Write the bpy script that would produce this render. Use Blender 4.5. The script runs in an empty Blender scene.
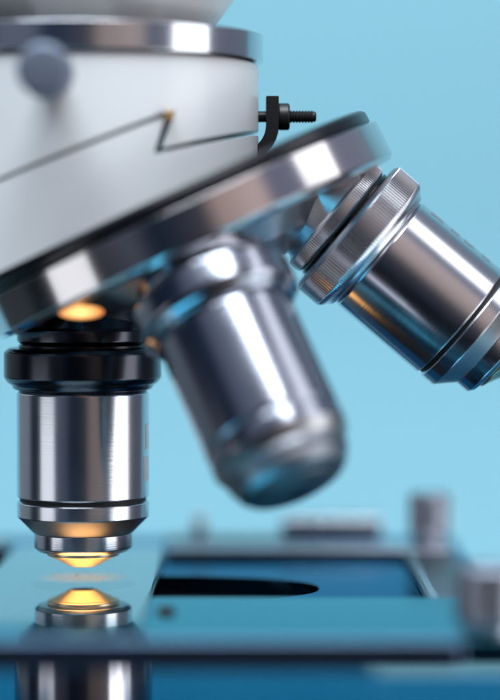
import bpy, bmesh, math, random
from mathutils import Vector, Matrix

M = 0.01                      # all modelling numbers are millimetres; 1 mm = 0.01 units
rad = math.radians
random.seed(7)
S = bpy.context.scene
COL = S.collection

# ------------------------------------------------------------------ camera
PITCH, DIST = 2.2, 450.0
TARGET = Vector((30.4, 0.0, 41.5))
cam_d = bpy.data.cameras.new("camera")
cam = bpy.data.objects.new("camera", cam_d)
COL.objects.link(cam)
cam.location = (TARGET + Vector((0, -DIST * math.cos(rad(PITCH)), DIST * math.sin(rad(PITCH))))) * M
cam.rotation_euler = (rad(90 - PITCH), 0, 0)
cam_d.sensor_fit = 'VERTICAL'
cam_d.sensor_height = 36
cam_d.lens = 36 * DIST / 127.3
cam_d.clip_start, cam_d.clip_end = 0.05, 200
cam_d.dof.use_dof = True
cam_d.dof.focus_distance = (DIST - 6) * M
cam_d.dof.aperture_fstop = (cam_d.lens / 1000) / (29 * M)      # 29 mm entrance pupil
S.camera = cam

# ------------------------------------------------------------------ world: the dim room round the bench
W = bpy.data.worlds.new("World")
S.world = W
W.use_nodes = True
nt = W.node_tree
for n in list(nt.nodes):
    nt.nodes.remove(n)
tc = nt.nodes.new('ShaderNodeTexCoord')
sep = nt.nodes.new('ShaderNodeSeparateXYZ')
nt.links.new(tc.outputs['Generated'], sep.inputs[0])
neg = nt.nodes.new('ShaderNodeMath'); neg.operation = 'MULTIPLY'; neg.inputs[1].default_value = -1
nt.links.new(sep.outputs['Y'], neg.inputs[0])
at = nt.nodes.new('ShaderNodeMath'); at.operation = 'ARCTAN2'      # 0 towards the viewer's side, + to the right
nt.links.new(sep.outputs['X'], at.inputs[0]); nt.links.new(neg.outputs[0], at.inputs[1])
mr = nt.nodes.new('ShaderNodeMapRange')
mr.inputs['From Min'].default_value = -math.pi; mr.inputs['From Max'].default_value = math.pi
nt.links.new(at.outputs[0], mr.inputs['Value'])
rp = nt.nodes.new('ShaderNodeValToRGB')
rp.color_ramp.interpolation = 'EASE'
stops = [(-180, (.16, .30, .38)), (-135, (.22, .28, .33)), (-108, (.22, .26, .31)), (-92, (.009, .017, .034)),
         (-62, (.009, .018, .036)), (-46, (.085, .10, .14)), (-30, (.085, .10, .14)), (-16, (.011, .021, .042)), (6, (.03, .035, .05)),
         (18, (.25, .20, .19)), (38, (.30, .245, .24)), (48, (.08, .09, .13)), (110, (.10, .11, .15)), (140, (.10, .14, .18)), (180, (.16, .30, .38))]
cr = rp.color_ramp
while len(cr.elements) > 1:
    cr.elements.remove(cr.elements[-1])
for i, (a, c) in enumerate(stops):
    e = cr.elements[0] if i == 0 else cr.elements.new((a + 180) / 360)
    e.position = (a + 180) / 360
    e.color = (*c, 1)
nt.links.new(mr.outputs[0], rp.inputs[0])
bg = nt.nodes.new('ShaderNodeBackground')
bg.inputs['Strength'].default_value = 1.0
nt.links.new(rp.outputs[0], bg.inputs['Color'])
up = nt.nodes.new('ShaderNodeMapRange')                             # walls of the room get lighter towards the ceiling
up.inputs['From Min'].default_value = -.02; up.inputs['From Max'].default_value = .32
up.inputs['To Min'].default_value = .95; up.inputs['To Max'].default_value = 2.1
nt.links.new(sep.outputs['Z'], up.inputs['Value'])
dn = nt.nodes.new('ShaderNodeMapRange')                             # and dark below bench height
dn.inputs['From Min'].default_value = -.27; dn.inputs['From Max'].default_value = -.14
dn.inputs['To Min'].default_value = .16; dn.inputs['To Max'].default_value = 1.0
nt.links.new(sep.outputs['Z'], dn.inputs['Value'])
ml = nt.nodes.new('ShaderNodeMath'); ml.operation = 'MULTIPLY'
nt.links.new(up.outputs[0], ml.inputs[0]); nt.links.new(dn.outputs[0], ml.inputs[1])
nt.links.new(ml.outputs[0], bg.inputs['Strength'])
wo = nt.nodes.new('ShaderNodeOutputWorld')
nt.links.new(bg.outputs[0], wo.inputs['Surface'])


# ------------------------------------------------------------------ lamps
def area_light(name, loc, target, sx, sy, power, color, spread=180, shape='RECTANGLE'):
    d = bpy.data.lights.new(name, 'AREA')
    d.shape = shape
    d.size, d.size_y = sx * M, sy * M
    d.energy = power
    d.color = color
    d.spread = rad(spread)
    o = bpy.data.objects.new(name, d)
    COL.objects.link(o)
    o.location = Vector(loc) * M
    v = Vector(target) - Vector(loc)
    o.rotation_euler = v.to_track_quat('-Z', 'Y').to_euler()
    return o


area_light("high_softbox", (462, -98, 429), (20, 0, 60), 250, 260, 44, (.97, .985, 1.0))
area_light("window_softbox", (520, -150, 8), (20, 0, 45), 260, 330, 70, (.97, .985, 1.0))
area_light("low_bounce", (-225, -135, -32), (0, -30, 50), 130, 130, 7, (.92, .96, 1.0))
area_light("low_fill", (270, -170, -55), (30, -10, 50), 130, 70, 14, (.97, .985, 1.0))  # unseen fill lamp added to brighten the hub's right side
area_light("front_fill", (-40, -290, 680), (0, -20, 80), 560, 320, 800, (.86, .94, 1.0))
area_light("backdrop_light", (60, 20, 520), (40, 380, 60), 700, 120, 92, (.95, .99, 1.0), 130)
area_light("condenser_lamp", (0, 0, -6.2), (0, 0, 50), 18.6, 18.6, 0.31, (1.0, .43, .13), 120, 'DISK')

S.view_settings.view_transform = 'Standard'
S.view_settings.look = 'None'
S.view_settings.exposure = 0
S.view_settings.gamma = 1
S.render.engine = 'CYCLES'
S.cycles.use_denoising = True
S.cycles.max_bounces = 10
S.cycles.glossy_bounces = 6
S.cycles.transparent_max_bounces = 12
S.cycles.caustics_reflective = False
S.cycles.caustics_refractive = False
S.cycles.sample_clamp_indirect = 6


# ------------------------------------------------------------------ materials
def material(name, color, rough=.4, metal=0.0, coat=0.0, ior=1.5, noise=None, brush=None, spec=.5, grain=None, tint=None):
    m = bpy.data.materials.new(name)
    m.use_nodes = True
    t = m.node_tree
    b = t.nodes['Principled BSDF']
    b.inputs['Base Color'].default_value = (*color, 1)
    b.inputs['Roughness'].default_value = rough
    b.inputs['Metallic'].default_value = metal
    b.inputs['Coat Weight'].default_value = coat
    b.inputs['Coat Roughness'].default_value = .12
    b.inputs['IOR'].default_value = ior
    b.inputs['Specular IOR Level'].default_value = spec
    if tint:
        b.inputs['Specular Tint'].default_value = (*tint, 1)
    co = t.nodes.new('ShaderNodeTexCoord')
    if noise:                                   # slow patchy wear: (scale, roughness spread)
        n = t.nodes.new('ShaderNodeTexNoise')
        n.inputs['Scale'].default_value = noise[0]
        n.inputs['Detail'].default_value = 6
        t.links.new(co.outputs['Object'], n.inputs['Vector'])
        r = t.nodes.new('ShaderNodeMapRange')
        r.inputs['To Min'].default_value = max(0, rough - noise[1])
        r.inputs['To Max'].default_value = rough + noise[1]
        t.links.new(n.outputs['Fac'], r.inputs['Value'])
        t.links.new(r.outputs[0], b.inputs['Roughness'])
    if brush:                                   # turned metal: fine rings round the part's own axis
        mp = t.nodes.new('ShaderNodeMapping')
        mp.inputs['Scale'].default_value = (1.5, 1.5, brush[0])
        t.links.new(co.outputs['Object'], mp.inputs['Vector'])
        n = t.nodes.new('ShaderNodeTexNoise')
        n.inputs['Scale'].default_value = 1.0
        n.inputs['Detail'].default_value = 4
        n.inputs['Roughness'].default_value = .7
        t.links.new(mp.outputs[0], n.inputs['Vector'])
        bp = t.nodes.new('ShaderNodeBump')
        bp.inputs['Strength'].default_value = brush[1]
        bp.inputs['Distance'].default_value = .001
        t.links.new(n.outputs['Fac'], bp.inputs['Height'])
        t.links.new(bp.outputs[0], b.inputs['Normal'])
    if grain:                                   # fine orange-peel in paint
        n = t.nodes.new('ShaderNodeTexNoise')
        n.inputs['Scale'].default_value = grain[0]
        n.inputs['Detail'].default_value = 3
        t.links.new(co.outputs['Object'], n.inputs['Vector'])
        bp = t.nodes.new('ShaderNodeBump')
        bp.inputs['Strength'].default_value = grain[1]
        bp.inputs['Distance'].default_value = .002
        t.links.new(n.outputs['Fac'], bp.inputs['Height'])
        t.links.new(bp.outputs[0], b.inputs['Normal'])
    return m


STEEL = material('turned_steel', (.60, .61, .65), .20, 1, noise=(6, .05), brush=(300, .14))
CONDENSER = material('condenser_steel', (.30, .30, .33), .16, 1, noise=(8, .05))
BAND = material('satin_taupe_metal', (.66, .63, .64), .14, 1, noise=(7, .04))
HUB = material('cast_aluminium', (.52, .53, .57), .34, 1, noise=(7, .06))
WORN = material('worn_steel', (.34, .355, .41), .19, 1, noise=(7, .07))
KNOB = material('knob_metal', (.36, .39, .46), .32, 1, noise=(8, .06))
TIP = material('dull_tip_steel', (.27, .28, .31), .40, 1, noise=(7, .07))
CHROME = material('chrome_plating', (.74, .76, .80), .17, 1, noise=(5, .06))
SATIN = material('satin_steel', (.60, .61, .65), .27, 1, noise=(8, .06))
DARKSTEEL = material('blackened_steel', (.060, .062, .075), .22, 1, noise=(8, .06))
BLACK = material('black_lacquer', (.005, .006, .010), .26, 0, ior=1.4, noise=(9, .08))
OXIDE = material('black_oxide', (.012, .012, .014), .42, 0, noise=(30, .1))
GROOVE = material('groove_black', (.004, .004, .005), .6)
PAINT = material('white_enamel', (.84, .87, .89), .34, 0, coat=.25, noise=(3, .05), grain=(60, .05))
BRASS = material('brass', (.95, .50, .12), .38, .75, noise=(20, .05))
STAGE = material('anodised_teal', (.04, .20, .28), .10, 1, tint=(.48, .90, .96), noise=(4, .04))
RECESS = material('anodised_recess_shade', (.02, .10, .20), .10, 1, tint=(.16, .50, .72), noise=(4, .04))  # stage metal darkened: the recess's dim reflections are put into the colour
STAGEDARK = material('dark_anodised', (.03, .032, .045), .3, 0, noise=(8, .06))
EDGE = material('front_edge_metal', (.09, .13, .21), .35, 1, noise=(8, .06))
RAIL = material('anodised_rail', (.46, .46, .52), .32, 1, noise=(8, .06))
ENGRAVE = material('engraved_paint', (.60, .68, .72), .4)
BASEM = material('anodised_blue', (.04, .20, .34), .28, 1, tint=(.22, .52, .66), noise=(6, .08))
PAPER = material('blue_backdrop_paper', (.23, .472, .562), .9, spec=.1, grain=(40, .04))


def glass_material():
    m = bpy.data.materials.new('slide_glass')
    m.use_nodes = True
    t = m.node_tree
    t.nodes.remove(t.nodes['Principled BSDF'])
    out = t.nodes['Material Output']
    lw = t.nodes.new('ShaderNodeLayerWeight'); lw.inputs['Blend'].default_value = .5
    pw = t.nodes.new('ShaderNodeMath'); pw.operation = 'POWER'; pw.inputs[1].default_value = 2.2     # both faces of the thin slide together
    fr = t.nodes.new('ShaderNodeMath'); fr.operation = 'MULTIPLY_ADD'; fr.inputs[1].default_value = .92; fr.inputs[2].default_value = .06
    t.links.new(lw.outputs['Facing'], pw.inputs[0]); t.links.new(pw.outputs[0], fr.inputs[0])
    gl = t.nodes.new('ShaderNodeBsdfGlossy')
    gl.inputs['Roughness'].default_value = .02
    gl.inputs['Color'].default_value = (.95, 1, 1, 1)
    tr = t.nodes.new('ShaderNodeBsdfTransparent'); tr.inputs['Color'].default_value = (.93, .98, .985, 1)
    mx = t.nodes.new('ShaderNodeMixShader')
    ge = t.nodes.new('ShaderNodeNewGeometry')
    inv = t.nodes.new('ShaderNodeMath'); inv.operation = 'SUBTRACT'; inv.inputs[0].default_value = 1
    mul = t.nodes.new('ShaderNodeMath'); mul.operation = 'MULTIPLY'
    t.links.new(ge.outputs['Backfacing'], inv.inputs[1])
    t.links.new(inv.outputs[0], mul.inputs[0]); t.links.new(fr.outputs[0], mul.inputs[1])
    t.links.new(mul.outputs[0], mx.inputs[0])
    t.links.new(tr.outputs[0], mx.inputs[1])
    t.links.new(gl.outputs[0], mx.inputs[2])
    t.links.new(mx.outputs[0], out.inputs['Surface'])
    return m


def specimen_material():
    m = bpy.data.materials.new('specimen_smear')
    m.use_nodes = True
    t = m.node_tree
    t.nodes.remove(t.nodes['Principled BSDF'])
    out = t.nodes['Material Output']
    co = t.nodes.new('ShaderNodeTexCoord')
    n = t.nodes.new('ShaderNodeTexNoise'); n.inputs['Scale'].default_value = 45; n.inputs['Detail'].default_value = 8
    t.links.new(co.outputs['Object'], n.inputs['Vector'])
    gr = t.nodes.new('ShaderNodeVectorMath'); gr.operation = 'LENGTH'
    t.links.new(co.outputs['Object'], gr.inputs[0])
    r = t.nodes.new('ShaderNodeMapRange')                       # the smear thins out to its rim
    r.inputs['From Min'].default_value = .035; r.inputs['From Max'].default_value = .088
    r.inputs['To Min'].default_value = .42; r.inputs['To Max'].default_value = 0
    t.links.new(gr.outputs['Value'], r.inputs['Value'])
    mul = t.nodes.new('ShaderNodeMath'); mul.operation = 'MULTIPLY'
    t.links.new(n.outputs['Fac'], mul.inputs[0]); t.links.new(r.outputs[0], mul.inputs[1])
    tl = t.nodes.new('ShaderNodeBsdfTranslucent'); tl.inputs['Color'].default_value = (.30, .55, .85, 1)
    tr = t.nodes.new('ShaderNodeBsdfTransparent')
    mx = t.nodes.new('ShaderNodeMixShader')
    df = t.nodes.new('ShaderNodeBsdfDiffuse'); df.inputs['Color'].default_value = (.85, .88, .9, 1)
    both = t.nodes.new('ShaderNodeMixShader'); both.inputs[0].default_value = .94
    t.links.new(tl.outputs[0], both.inputs[1]); t.links.new(df.outputs[0], both.inputs[2])
    t.links.new(mul.outputs[0], mx.inputs[0])
    t.links.new(tr.outputs[0], mx.inputs[1]); t.links.new(both.outputs[0], mx.inputs[2])
    t.links.new(mx.outputs[0], out.inputs['Surface'])
    return m


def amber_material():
    m = material('amber_glow', (.9, .32, .04), .3)
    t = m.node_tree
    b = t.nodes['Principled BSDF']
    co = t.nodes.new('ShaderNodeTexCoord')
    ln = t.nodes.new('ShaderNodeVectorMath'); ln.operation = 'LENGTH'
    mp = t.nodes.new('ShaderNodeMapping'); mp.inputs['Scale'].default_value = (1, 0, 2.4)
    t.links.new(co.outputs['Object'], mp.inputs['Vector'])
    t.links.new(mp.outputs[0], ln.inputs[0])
    r = t.nodes.new('ShaderNodeValToRGB')                        # added glow with no bulb behind: brightest in its middle
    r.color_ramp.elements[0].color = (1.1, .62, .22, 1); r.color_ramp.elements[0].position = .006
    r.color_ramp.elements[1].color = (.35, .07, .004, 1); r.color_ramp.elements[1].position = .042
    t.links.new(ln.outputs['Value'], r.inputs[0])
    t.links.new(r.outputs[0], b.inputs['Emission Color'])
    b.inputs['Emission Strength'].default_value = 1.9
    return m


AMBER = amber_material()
GLASS = glass_material()
SMEAR = specimen_material()
BEVEL = material('ground_steel', (.42, .42, .44), .34, 1, noise=(8, .05))
INLAY = material('engraved_inlay', (.16, .22, .25), .5, .3)
LENS = material('lens_glass', (.02, .025, .03), .04, 0, ior=1.6)
FRONTCELL = material('lens_cell_lamp_gold', (.86, .73, .52), .30, 1)  # the lamp's golden glow is put into the metal's colour


# ------------------------------------------------------------------ mesh helpers
def link(name, bm, mat, parent=None, loc=(0, 0, 0), rot=None, smooth=32):
    bmesh.ops.recalc_face_normals(bm, faces=bm.faces)
    me = bpy.data.meshes.new(name)
    bm.to_mesh(me)
    bm.free()
    me.transform(Matrix.Scale(M, 4))
    me.materials.append(mat)
    for p in me.polygons:
        p.use_smooth = True
    me.set_sharp_from_angle(angle=rad(smooth))
    o = bpy.data.objects.new(name, me)
    COL.objects.link(o)
    w = o.modifiers.new('flat_faces_stay_flat', 'WEIGHTED_NORMAL')
    w.keep_sharp = True
    w.weight = 100
    if parent:
        o.parent = parent
    o.location = Vector(loc) * M
    if rot is not None:
        o.rotation_mode = 'QUATERNION'
        o.rotation_quaternion = rot
    return o


def empty(name, loc=(0, 0, 0), parent=None):
    o = bpy.data.objects.new(name, None)
    o.empty_display_size = .05
    COL.objects.link(o)
    o.location = Vector(loc) * M
    if parent:
        o.parent = parent
    return o


def soften(profile, c=.18):
    """Cut every sharp corner of an open (r, z) outline back by c mm so edges catch light."""
    out = []
    for i, p in enumerate(profile):
        if i in (0, len(profile) - 1):
            out.append(p)
            continue
        a, b = Vector(profile[i - 1]), Vector(profile[i + 1])
        p = Vector(p)
        la, lb = (a - p).length, (b - p).length
        if la < 1e-6 or lb < 1e-6 or (a - p).angle(b - p) > rad(172):
            out.append(tuple(p))
            continue
        k = min(c, la * .4, lb * .4)
        p0, p1 = p + (a - p) / la * k, p + (b - p) / lb * k
        out.append(tuple(p0))
        out.append(tuple((p0 + p1) / 2 + (p - (p0 + p1) / 2) * .35))
        out.append(tuple(p1))
    return out


def lathe(profile, seg=128, c=.18, bm=None, knurl=None):
    """Turn an (r, z) outline round z. knurl = (z0, z1, teeth, depth) cuts straight knurling into that stretch."""
    bm = bm or bmesh.new()
    pr = soften(profile, c) if c else profile
    if knurl:
        seg = knurl[2] * 4
    rings = []
    for r, z in pr:
        if r < 1e-5:
            rings.append([bm.verts.new((0, 0, z))])
            continue
        ring = []
        for k in range(seg):
            a = 2 * math.pi * k / seg
            rr = r
            if knurl and knurl[0] <= z <= knurl[1] and r > knurl[4]:
                rr = r - (knurl[3] if k % 4 in (2, 3) else 0)
            ring.append(bm.verts.new((rr * math.sin(a), -rr * math.cos(a), z)))
        rings.append(ring)
    for a, b in zip(rings, rings[1:]):
        if len(a) == 1 and len(b) == 1:
            continue
        for k in range(seg):
            j = (k + 1) % seg
            if len(a) == 1:
                bm.faces.new((a[0], b[j], b[k]))
            elif len(b) == 1:
                bm.faces.new((a[k], a[j], b[0]))
            else:
                bm.faces.new((a[k], a[j], b[j], b[k]))
    return bm


def box(x0, x1, y0, y1, z0, z1, bev=.4, seg=3, bm=None):
    new = bmesh.new()
    r = bmesh.ops.create_cube(new, size=1)
    for v in r['verts']:
        v.co = Vector(((x0 + x1) / 2 + v.co.x * (x1 - x0), (y0 + y1) / 2 + v.co.y * (y1 - y0), (z0 + z1) / 2 + v.co.z * (z1 - z0)))
    if bev:
        bmesh.ops.bevel(new, geom=new.edges[:], offset=bev, segments=seg, profile=.5, affect='EDGES')
    if bm is None:
        return new
    me = bpy.data.meshes.new('tmp'); new.to_mesh(me); new.free(); bm.from_mesh(me); bpy.data.meshes.remove(me)
    return bm


def prism(pts, y0, y1, bev=0):
    """A closed XZ outline given thickness along Y."""
    bm = bmesh.new()
    a = [bm.verts.new((x, y0, z)) for x, z in pts]
    b = [bm.verts.new((x, y1, z)) for x, z in pts]
    bm.faces.new(a); bm.faces.new(list(reversed(b)))
    n = len(pts)
    for i in range(n):
        j = (i + 1) % n
        bm.faces.new((a[j], a[i], b[i], b[j]))
    bmesh.ops.recalc_face_normals(bm, faces=bm.faces)
    if bev:
        bmesh.ops.bevel(bm, geom=bm.edges[:], offset=bev, segments=2, profile=.5, affect='EDGES')
    return bm


def cut(bm, cutters):
    """Boolean difference, baked; the cutters are thrown away again."""
    def tmp(b):
        bmesh.ops.recalc_face_normals(b, faces=b.faces)
        me = bpy.data.meshes.new('tmp'); b.to_mesh(me); b.free()
        o = bpy.data.objects.new('tmp', me); COL.objects.link(o)
        return o
    base = tmp(bm)
    cs = [tmp(c) for c in cutters]
    for c in cs:
        md = base.modifiers.new('cut', 'BOOLEAN')
        md.operation = 'DIFFERENCE'; md.solver = 'EXACT'; md.object = c
    dg = bpy.context.evaluated_depsgraph_get()
    ev = base.evaluated_get(dg)
    out = bmesh.new()
    out.from_mesh(ev.to_mesh())
    ev.to_mesh_clear()
    for o in [base] + cs:
        me = o.data
        bpy.data.objects.remove(o)
        bpy.data.meshes.remove(me)
    return out


def along(axis):
    """Rotation that takes local -z to the given direction."""
    return Vector((0, 0, -1)).rotation_difference(Vector(axis).normalized())


# ------------------------------------------------------------------ setting: one sheet of blue paper, wall and floor
bm = bmesh.new()
prof = []
for k in range(0, 13):
    a = rad(90 * k / 12)
    prof.append((420 - 160 + 160 * math.sin(a), -92 + 160 - 160 * math.cos(a)))
prof = [(-110, -92)] + prof + [(420, 900)]
rows = [[bm.verts.new((x if y > 262 else max(-280, min(300, x)), y, z)) for y, z in prof] for x in (-340, 500)]
for i in range(len(prof) - 1):
    bm.faces.new((rows[0][i], rows[1][i], rows[1][i + 1], rows[0][i + 1]))
bd = link('backdrop', bm, PAPER, smooth=60)
bd['kind'] = 'structure'

# ------------------------------------------------------------------ the microscope
scope = empty('microscope', (0, 0, -92))
scope['label'] = 'white and chrome laboratory microscope with steel objectives above a glossy stage'
scope['category'] = 'microscope'
ROOT = Vector((0, 0, 92))                       # parts are placed relative to the foot of the stand


def at_scope(p):
    return tuple(Vector(p) + ROOT)


# ---- base
base = link('base', box(-95, 60, -60, 165, -91.5, -36, 1.5, 3), BASEM, scope, at_scope((0, 0, 0)))
link('foot_plate', box(60.1, 175, -40, 195, -91.5, -48, 1.5, 3), BASEM, base)

# ---- head casting: white drum cut off along the tilted nosepiece, split by a dovetail seam
APEX = Vector((0, 0, 104.2))
A = Vector((math.sin(rad(25)), 0, -math.cos(rad(25))))      # nosepiece axis
E1 = Vector((math.cos(rad(25)), 0, math.sin(rad(25))))      # across it, in the picture's depth-free direction


def on_turret(q, s):
    v = APEX + A * s + E1 * q
    return (v.x, v.z)


drum = lathe([(0, 40), (31.7, 40), (32.0, 92.6), (31.4, 93.3), (0, 93.3)], 160, .5)
below = prism([on_turret(-120, 38.7), on_turret(90, 38.7), on_turret(90, 140), on_turret(-120, 140)], -60, 60)
seam_top = [(-52, 56.5), (-14.5, 70.9), (16.2, 83.2), (17.7, 83.4), (15.4, 77.0), (33.5, 81.6)]
seam_bot = [(33.5, 80.6), (14.0, 75.9), (16.0, 82.3), (-14.5, 70.2), (-52, 55.8)]
seam = prism(seam_top + seam_bot, -60, 60)
hb = cut(drum, [below, seam])
head = link('head', hb, PAINT, scope, at_scope((0, 0, 0)), smooth=28)
link('chrome_ring', lathe([(30, 93.5), (32.7, 93.5), (32.75, 93.6), (32.75, 98.2), (32.65, 98.3), (22, 98.3)], 160, .05), CHROME, head)
link('eyepiece_mount', lathe([(20, 98.5), (23.2, 98.5), (24.0, 100), (27.6, 105), (28.6, 109), (28.6, 150), (0, 150)], 128, .4), PAINT, head)
link('thumb_screw', lathe([(0, 0), (2.4, 0), (2.4, -10), (4.3, -10.5), (4.4, -19.4), (3.8, -20.2), (0, -20.4)], 64, .3), material('screw_steel', (.19, .225, .30), .5, .6), head,
     (-2.8, -31.0, 88.6), along((0, -1, 0)))
link('brass_pin', prism([(15.9, 83.0), (17.5, 83.2), (16.6, 81.2)], -29.2, -20, .1), BRASS, head)

# ---- stop bracket with its screw, on the side of the head
pts_o, pts_i = [], []
for k in range(9):                                # outer and inner edge of the bent foot
    a = rad(90 * k / 8)
    pts_o.append((28.6 + 7.0 * math.cos(a), 82.2 - 7.0 * math.sin(a)))
    pts_i.append((28.6 + 4.7 * math.cos(a), 82.2 - 4.7 * math.sin(a)))
outline = [(33.3, 87.4), (35.6, 87.4)] + pts_o + list(reversed(pts_i))
bracket = link('bracket', prism(outline, -3.2, 3.2, .2), OXIDE, scope, at_scope((0, 0, 0)))
bx = along((1, 0, 0))
sp = [(0, 4.6), (1.35, 4.6), (1.35, 3.4), (1.0, 3.2), (1.0, -.2), (1.1, -2.0)]
z = -2.1
while z > -7.2:                                   # cut thread
    sp += [(1.18, z), (.92, z - .27)]
    z -= .54
sp += [(1.0, z), (.7, z - .3), (0, z - .3)]
link('screw', lathe(sp, 32, 0), OXIDE, bracket, (34.6, 0, 83.8), bx)
link('nut', lathe([(1.0, -.9), (2.3, -.9), (2.45, -1.1), (2.45, -2.7), (2.2, -3.0), (1.0, -3.0)], 48, .12), OXIDE, bracket, (34.6, 0, 83.8), bx)

# ---- revolving nosepiece
rotA = along(A)
nose = link('nosepiece', lathe([(0, -39.0), (37.4, -38.9), (38.1, -39.5), (38.2, -41.3), (37.8, -41.65), (0, -41.5)], 160, .25), BLACK, scope,
            at_scope(APEX), rotA)
link('rim_band', lathe([(30, -41.8), (38.9, -41.75), (39.2, -41.85), (39.4, -48.2), (38.6, -49.1), (34.0, -49.5), (20, -49.6)], 160, .08), BAND, nose)
link('hub', lathe([(26, -49.1), (24.5, -50.4), (21.5, -53.2), (16, -56.4), (8, -57.6), (0, -57.8)], 160, .5), HUB, nose)


def direction(phi):
    """Axis of the objective whose place on the ring is phi (0 = left in the photo, 90 = towards the viewer)."""
    ring = E1 * -math.cos(rad(phi)) + Vector((0, -1, 0)) * math.sin(rad(phi))
    return (A * math.cos(rad(25)) + ring * math.sin(rad(25))).normalized()


SOCKETM = material('socket_satin', (.72, .73, .77), .30, 1, noise=(8, .06))
SOCKET = [(7, -49.5), (8.2, -52), (8.6, -54.3), (11.2, -58.6), (11.9, -59.0), (11.9, -61.0), (11.2, -61.6), (0, -61.6)]
STANDARD = dict(barrel=[(10, -70.0), (11.55, -70.0), (12, -70.5), (12, -89.3), (11.4, -89.5), (11.4, -90.1), (12, -90.3), (12, -92.9), (8.95, -96.0), (7, -96.0)],
                nose=[(7, -95.9), (8.9, -96.0), (8.9, -98.6), (8.2, -99.3), (6.9, -99.4), (6, -99.2)],
                cell=[(6.4, -99.2), (6.6, -99.5), (6.6, -100.0), (6.2, -100.25), (5.9, -100.3), (2.6, -102.0), (2.2, -102.1)],
                lens=[(2.25, -102.0), (1.6, -102.2), (.8, -102.28), (0, -102.3)], groove=-89.8)
LONG = dict(barrel=[(10, -70.0), (11.55, -70.0), (12, -70.5), (12, -91.1), (11.6, -91.3), (11.6, -91.9), (12, -92.1), (12, -94.6), (10.7, -96.8), (7, -96.8)],
            nose=[(7, -96.7), (10.6, -96.8), (10.6, -98.1), (9.9, -98.4), (9.8, -99.7), (8.5, -100.9), (6.6, -101.6), (6, -101.4)],
            cell=[(6.4, -101.4), (6.3, -101.75), (5.0, -102.1), (2.6, -102.5), (2.2, -102.6)],
            lens=[(2.25, -102.5), (1.6, -102.65), (.8, -102.7), (0, -102.7)], groove=-91.6)


def objective(phi, label, kind, collar_mat, knurled, socket_mat, spin=0.0):
    from mathutils import Quaternion
    rot = along(direction(phi)) @ Quaternion((0, 0, 1), spin)
    o = link('objective', lathe(kind['barrel'], 160, .16), STEEL if kind is STANDARD else WORN, scope, at_scope(APEX), rot)
    o['label'] = label
    o.data.materials.append(BEVEL)
    for p in o.data.polygons:                    # the ground bevel below the barrel is left matt
        if abs(p.normal.z) > .5 and p.center.z < -92.5 * M and p.center.z < kind['groove'] * M:
            p.material_index = 1
    link('groove_band', lathe([(11.3, kind['groove'] + .55), (11.5, kind['groove'] + .35), (11.5, kind['groove'] - .35), (11.3, kind['groove'] - .55)], 128, 0), GROOVE, o)
    link('collar', lathe([(10.5, -62.3), (13.4, -62.3), (14.3, -63.1), (14.3, -67.6), (13.7, -68.5), (12.9, -69.0), (12.6, -69.7), (11.2, -70.1), (10, -70.1)],
                         160, .22, None, (-68.2, -62.9, 150, .17, 14.0) if knurled else None), collar_mat, o, smooth=32)
    link('thread_ring', lathe([(11.0, -61.7), (11.6, -61.7), (11.6, -62.2), (10.6, -62.3)], 96, .05), BLACK, o)
    link('nose_ring', lathe(kind['nose'], 128, .14), STEEL if kind is STANDARD else TIP, o)
    c = link('lens_cell', lathe(kind['cell'], 128, .08), FRONTCELL if kind is STANDARD else TIP, o)
    link('front_lens', lathe(kind['lens'], 64, 0), LENS, o)
    s = link('socket', lathe(SOCKET, 160, .2, None, (-61.2, -58.9, 150, .15, 11.5) if knurled else None), socket_mat, nose, (0, 0, 0), rotA.inverted() @ rot)
    return o


left = objective(0, 'upright steel objective with a plain black collar, lit gold from below', STANDARD, DARKSTEEL, False, DARKSTEEL)
mid = objective(89, 'soft blurred longer objective tilted towards the viewer, between the other two', LONG, WORN, False, WORN)
right = objective(180, 'sharp tilted steel objective with a knurled collar', STANDARD, SATIN, True, SOCKETM)

# added glowing blob, stands in for the warm spot above the upright objective
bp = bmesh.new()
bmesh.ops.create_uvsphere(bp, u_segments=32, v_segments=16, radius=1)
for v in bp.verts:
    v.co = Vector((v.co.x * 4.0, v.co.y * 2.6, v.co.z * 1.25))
link('glow_mount', lathe([(1.6, -49.0), (2.2, -49.2), (2.2, -50.1), (1.9, -50.3), (0, -50.3)], 48, .2), BLACK, nose,  # mount made up to hold the added glow
     tuple(rotA.inverted() @ (Vector((1.4, -23.6, 49.2)) - APEX) - Vector((0, 0, -50.4))))
o = link('amber_glow', bp, AMBER, nose)
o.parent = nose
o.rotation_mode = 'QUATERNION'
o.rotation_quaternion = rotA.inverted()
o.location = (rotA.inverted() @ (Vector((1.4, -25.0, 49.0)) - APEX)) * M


# engraved paint patches wrapped on the barrels
def wrap_patch(parent, a0, a1, z0, z1, r, mat, name='engraving'):
    b = bmesh.new()
    n = 10
    lo, hi = [], []
    for k in range(n + 1):
        a = rad(a0 + (a1 - a0) * k / n)
        lo.append(b.verts.new((r * math.sin(a), -r * math.cos(a), z0)))
        hi.append(b.verts.new((r * math.sin(a), -r * math.cos(a), z1)))
    for k in range(n):
        b.faces.new((lo[k], lo[k + 1], hi[k + 1], hi[k]))
    return link(name, b, mat, parent)


wrap_patch(left, 70, 86, -86.3, -81.9, 12.03, ENGRAVE)
wrap_patch(left, 74, 88, -80.6, -76.0, 12.03, ENGRAVE)
for z0, z1 in ((-75.4, -72.6), (-79.2, -77.3), (-82.6, -80.4), (-86.4, -84.6)):
    wrap_patch(right, 72, 89, z0, z1, 12.02, INLAY)

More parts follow.
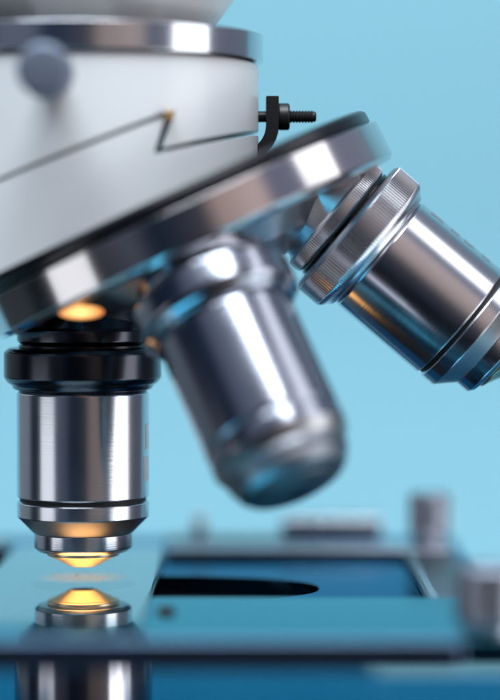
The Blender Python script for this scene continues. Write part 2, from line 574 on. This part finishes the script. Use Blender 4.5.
# ---- stage
hole = lathe([(0, -9), (1, -9), (1, 2), (0, 2)], 96, 0)      # the long light opening
for v in hole.verts:
    e = Vector((v.co.x, v.co.y)).length
    if e > .5:                                   # blunter at its ends than an ellipse
        v.co.x = 43 * math.copysign(abs(v.co.x) ** .82, v.co.x)
        v.co.y = 18.5 * math.copysign(abs(v.co.y) ** .82, v.co.y)
stage = link('stage', cut(box(-48, 74, -26, 80, -5.2, -2.0, .4),
                          [hole]), RECESS, scope, at_scope((0, 0, 0)))
link('front_plate', cut(box(-48, 71, -71, -26.3, -5.0, -.05, .15), [box(-17.4, 13.4, -57, -20, -9, 2, 0)]), STAGE, stage)
link('front_edge', box(-48, 63, -73.5, -71.1, -5.1, -.02, .6, 4), EDGE, stage)
link('slide_bed', cut(box(-17.2, 13.2, -56.8, 50, -1.9, -1.25, .1), [lathe([(0, -9), (9.7, -9), (9.7, 2), (0, 2)], 64, 0)]), material('slide_bed_metal', (.08, .14, .16), .4, 1, noise=(6, .06)), stage)
link('edge_highlight', box(61.6, 62.9, -25.5, 44.3, -.38, -.2, .05), SATIN, stage)  # bright strip put in as the side bar's edge highlight
link('back_rail', box(13.6, 71, 45, 56, -1.95, -.3, .35), RAIL, stage)
link('side_bar', box(61, 71, -26, 44.8, -1.95, -.4, .35), STAGEDARK, stage)
link('clip_rail', box(-48, -18.5, 38, 56, -1.95, .6, .35), STAGEDARK, stage)
link('stop_block', box(37, 58, 68, 78, -1.95, 3.6, .6), SATIN, stage)
link('rear_ledge', box(13, 37, 66, 74, -1.95, -.7, .3), STAGEDARK, stage)
link('pin', lathe([(0, -1.9), (1.4, -1.9), (1.4, 3.6), (1.0, 4.2), (0, 4.3)], 32, .15), SATIN, stage, (19.8, 70, 0))
KN = [(0, -.25), (3.6, -.25), (3.6, 1.2), (4.3, 1.9), (4.3, 9.2), (3.8, 9.9), (0, 10.0)]
link('knob', lathe(KN, 64, .2, None, (1.8, 9.4, 40, .22, 4.1)), KNOB, stage, (67.4, 58.5, 0))
link('knob', lathe([(r * 1.3, z * 1.08) for r, z in KN], 64, .2, None, (1.8, 10.2, 40, .25, 5.3)), KNOB, stage, (67.8, -66, 0))
link('screw_head', lathe([(0, -.1), (1.5, -.1), (1.5, .5), (1.1, .9), (0, 1.0)], 32, .15), OXIDE, stage, (16.6, -44, 0))

# ---- condenser under the stage
cond = link('condenser', lathe([(0, -7.0), (12.2, -7.0), (12.6, -7.6), (12.6, -35.8), (0, -35.8)], 128, .3), CONDENSER, scope, at_scope((0, 0, 0)))
link('condenser_mount', cut(box(-46, 46, -23, 23, -6.2, -5.4, .2), [lathe([(0, -9), (11, -9), (11, 2), (0, 2)], 64, 0)]), GROOVE, cond)
link('condenser_lens', lathe([(0, -6.5), (8, -6.6), (9.3, -6.9), (9.3, -7.1), (0, -7.1)], 64, 0), LENS, cond)

# ------------------------------------------------------------------ glass slide lying on the stage
slide = link('glass_slide', box(-17, 13, -56.5, 50, -1.1, 0, .12, 2), GLASS)
slide['label'] = 'clear glass specimen slide mirroring the upright objective above it'
slide['category'] = 'slide'
sm = bmesh.new()
bmesh.ops.create_circle(sm, cap_ends=True, segments=48, radius=9.0)
link('specimen', sm, SMEAR, slide, (0, 0, .03))
sk = bmesh.new()
bmesh.ops.create_icosphere(sk, subdivisions=2, radius=.15)
link('slide_speck', sk, material('glint_white', (.9, .9, .9), .3), slide, (-5.3, 4.0, .15))  # white bead put in for a glint on the slide
for k in range(6):                                 # dry specks of the specimen
    a, r = random.uniform(0, 6.283), 7.5 * math.sqrt(random.random())
    sk = bmesh.new()
    bmesh.ops.create_icosphere(sk, subdivisions=2, radius=random.choice((.06, .08, .12)))
    link('slide_speck', sk, ENGRAVE, slide, (r * math.cos(a), r * math.sin(a), .08))
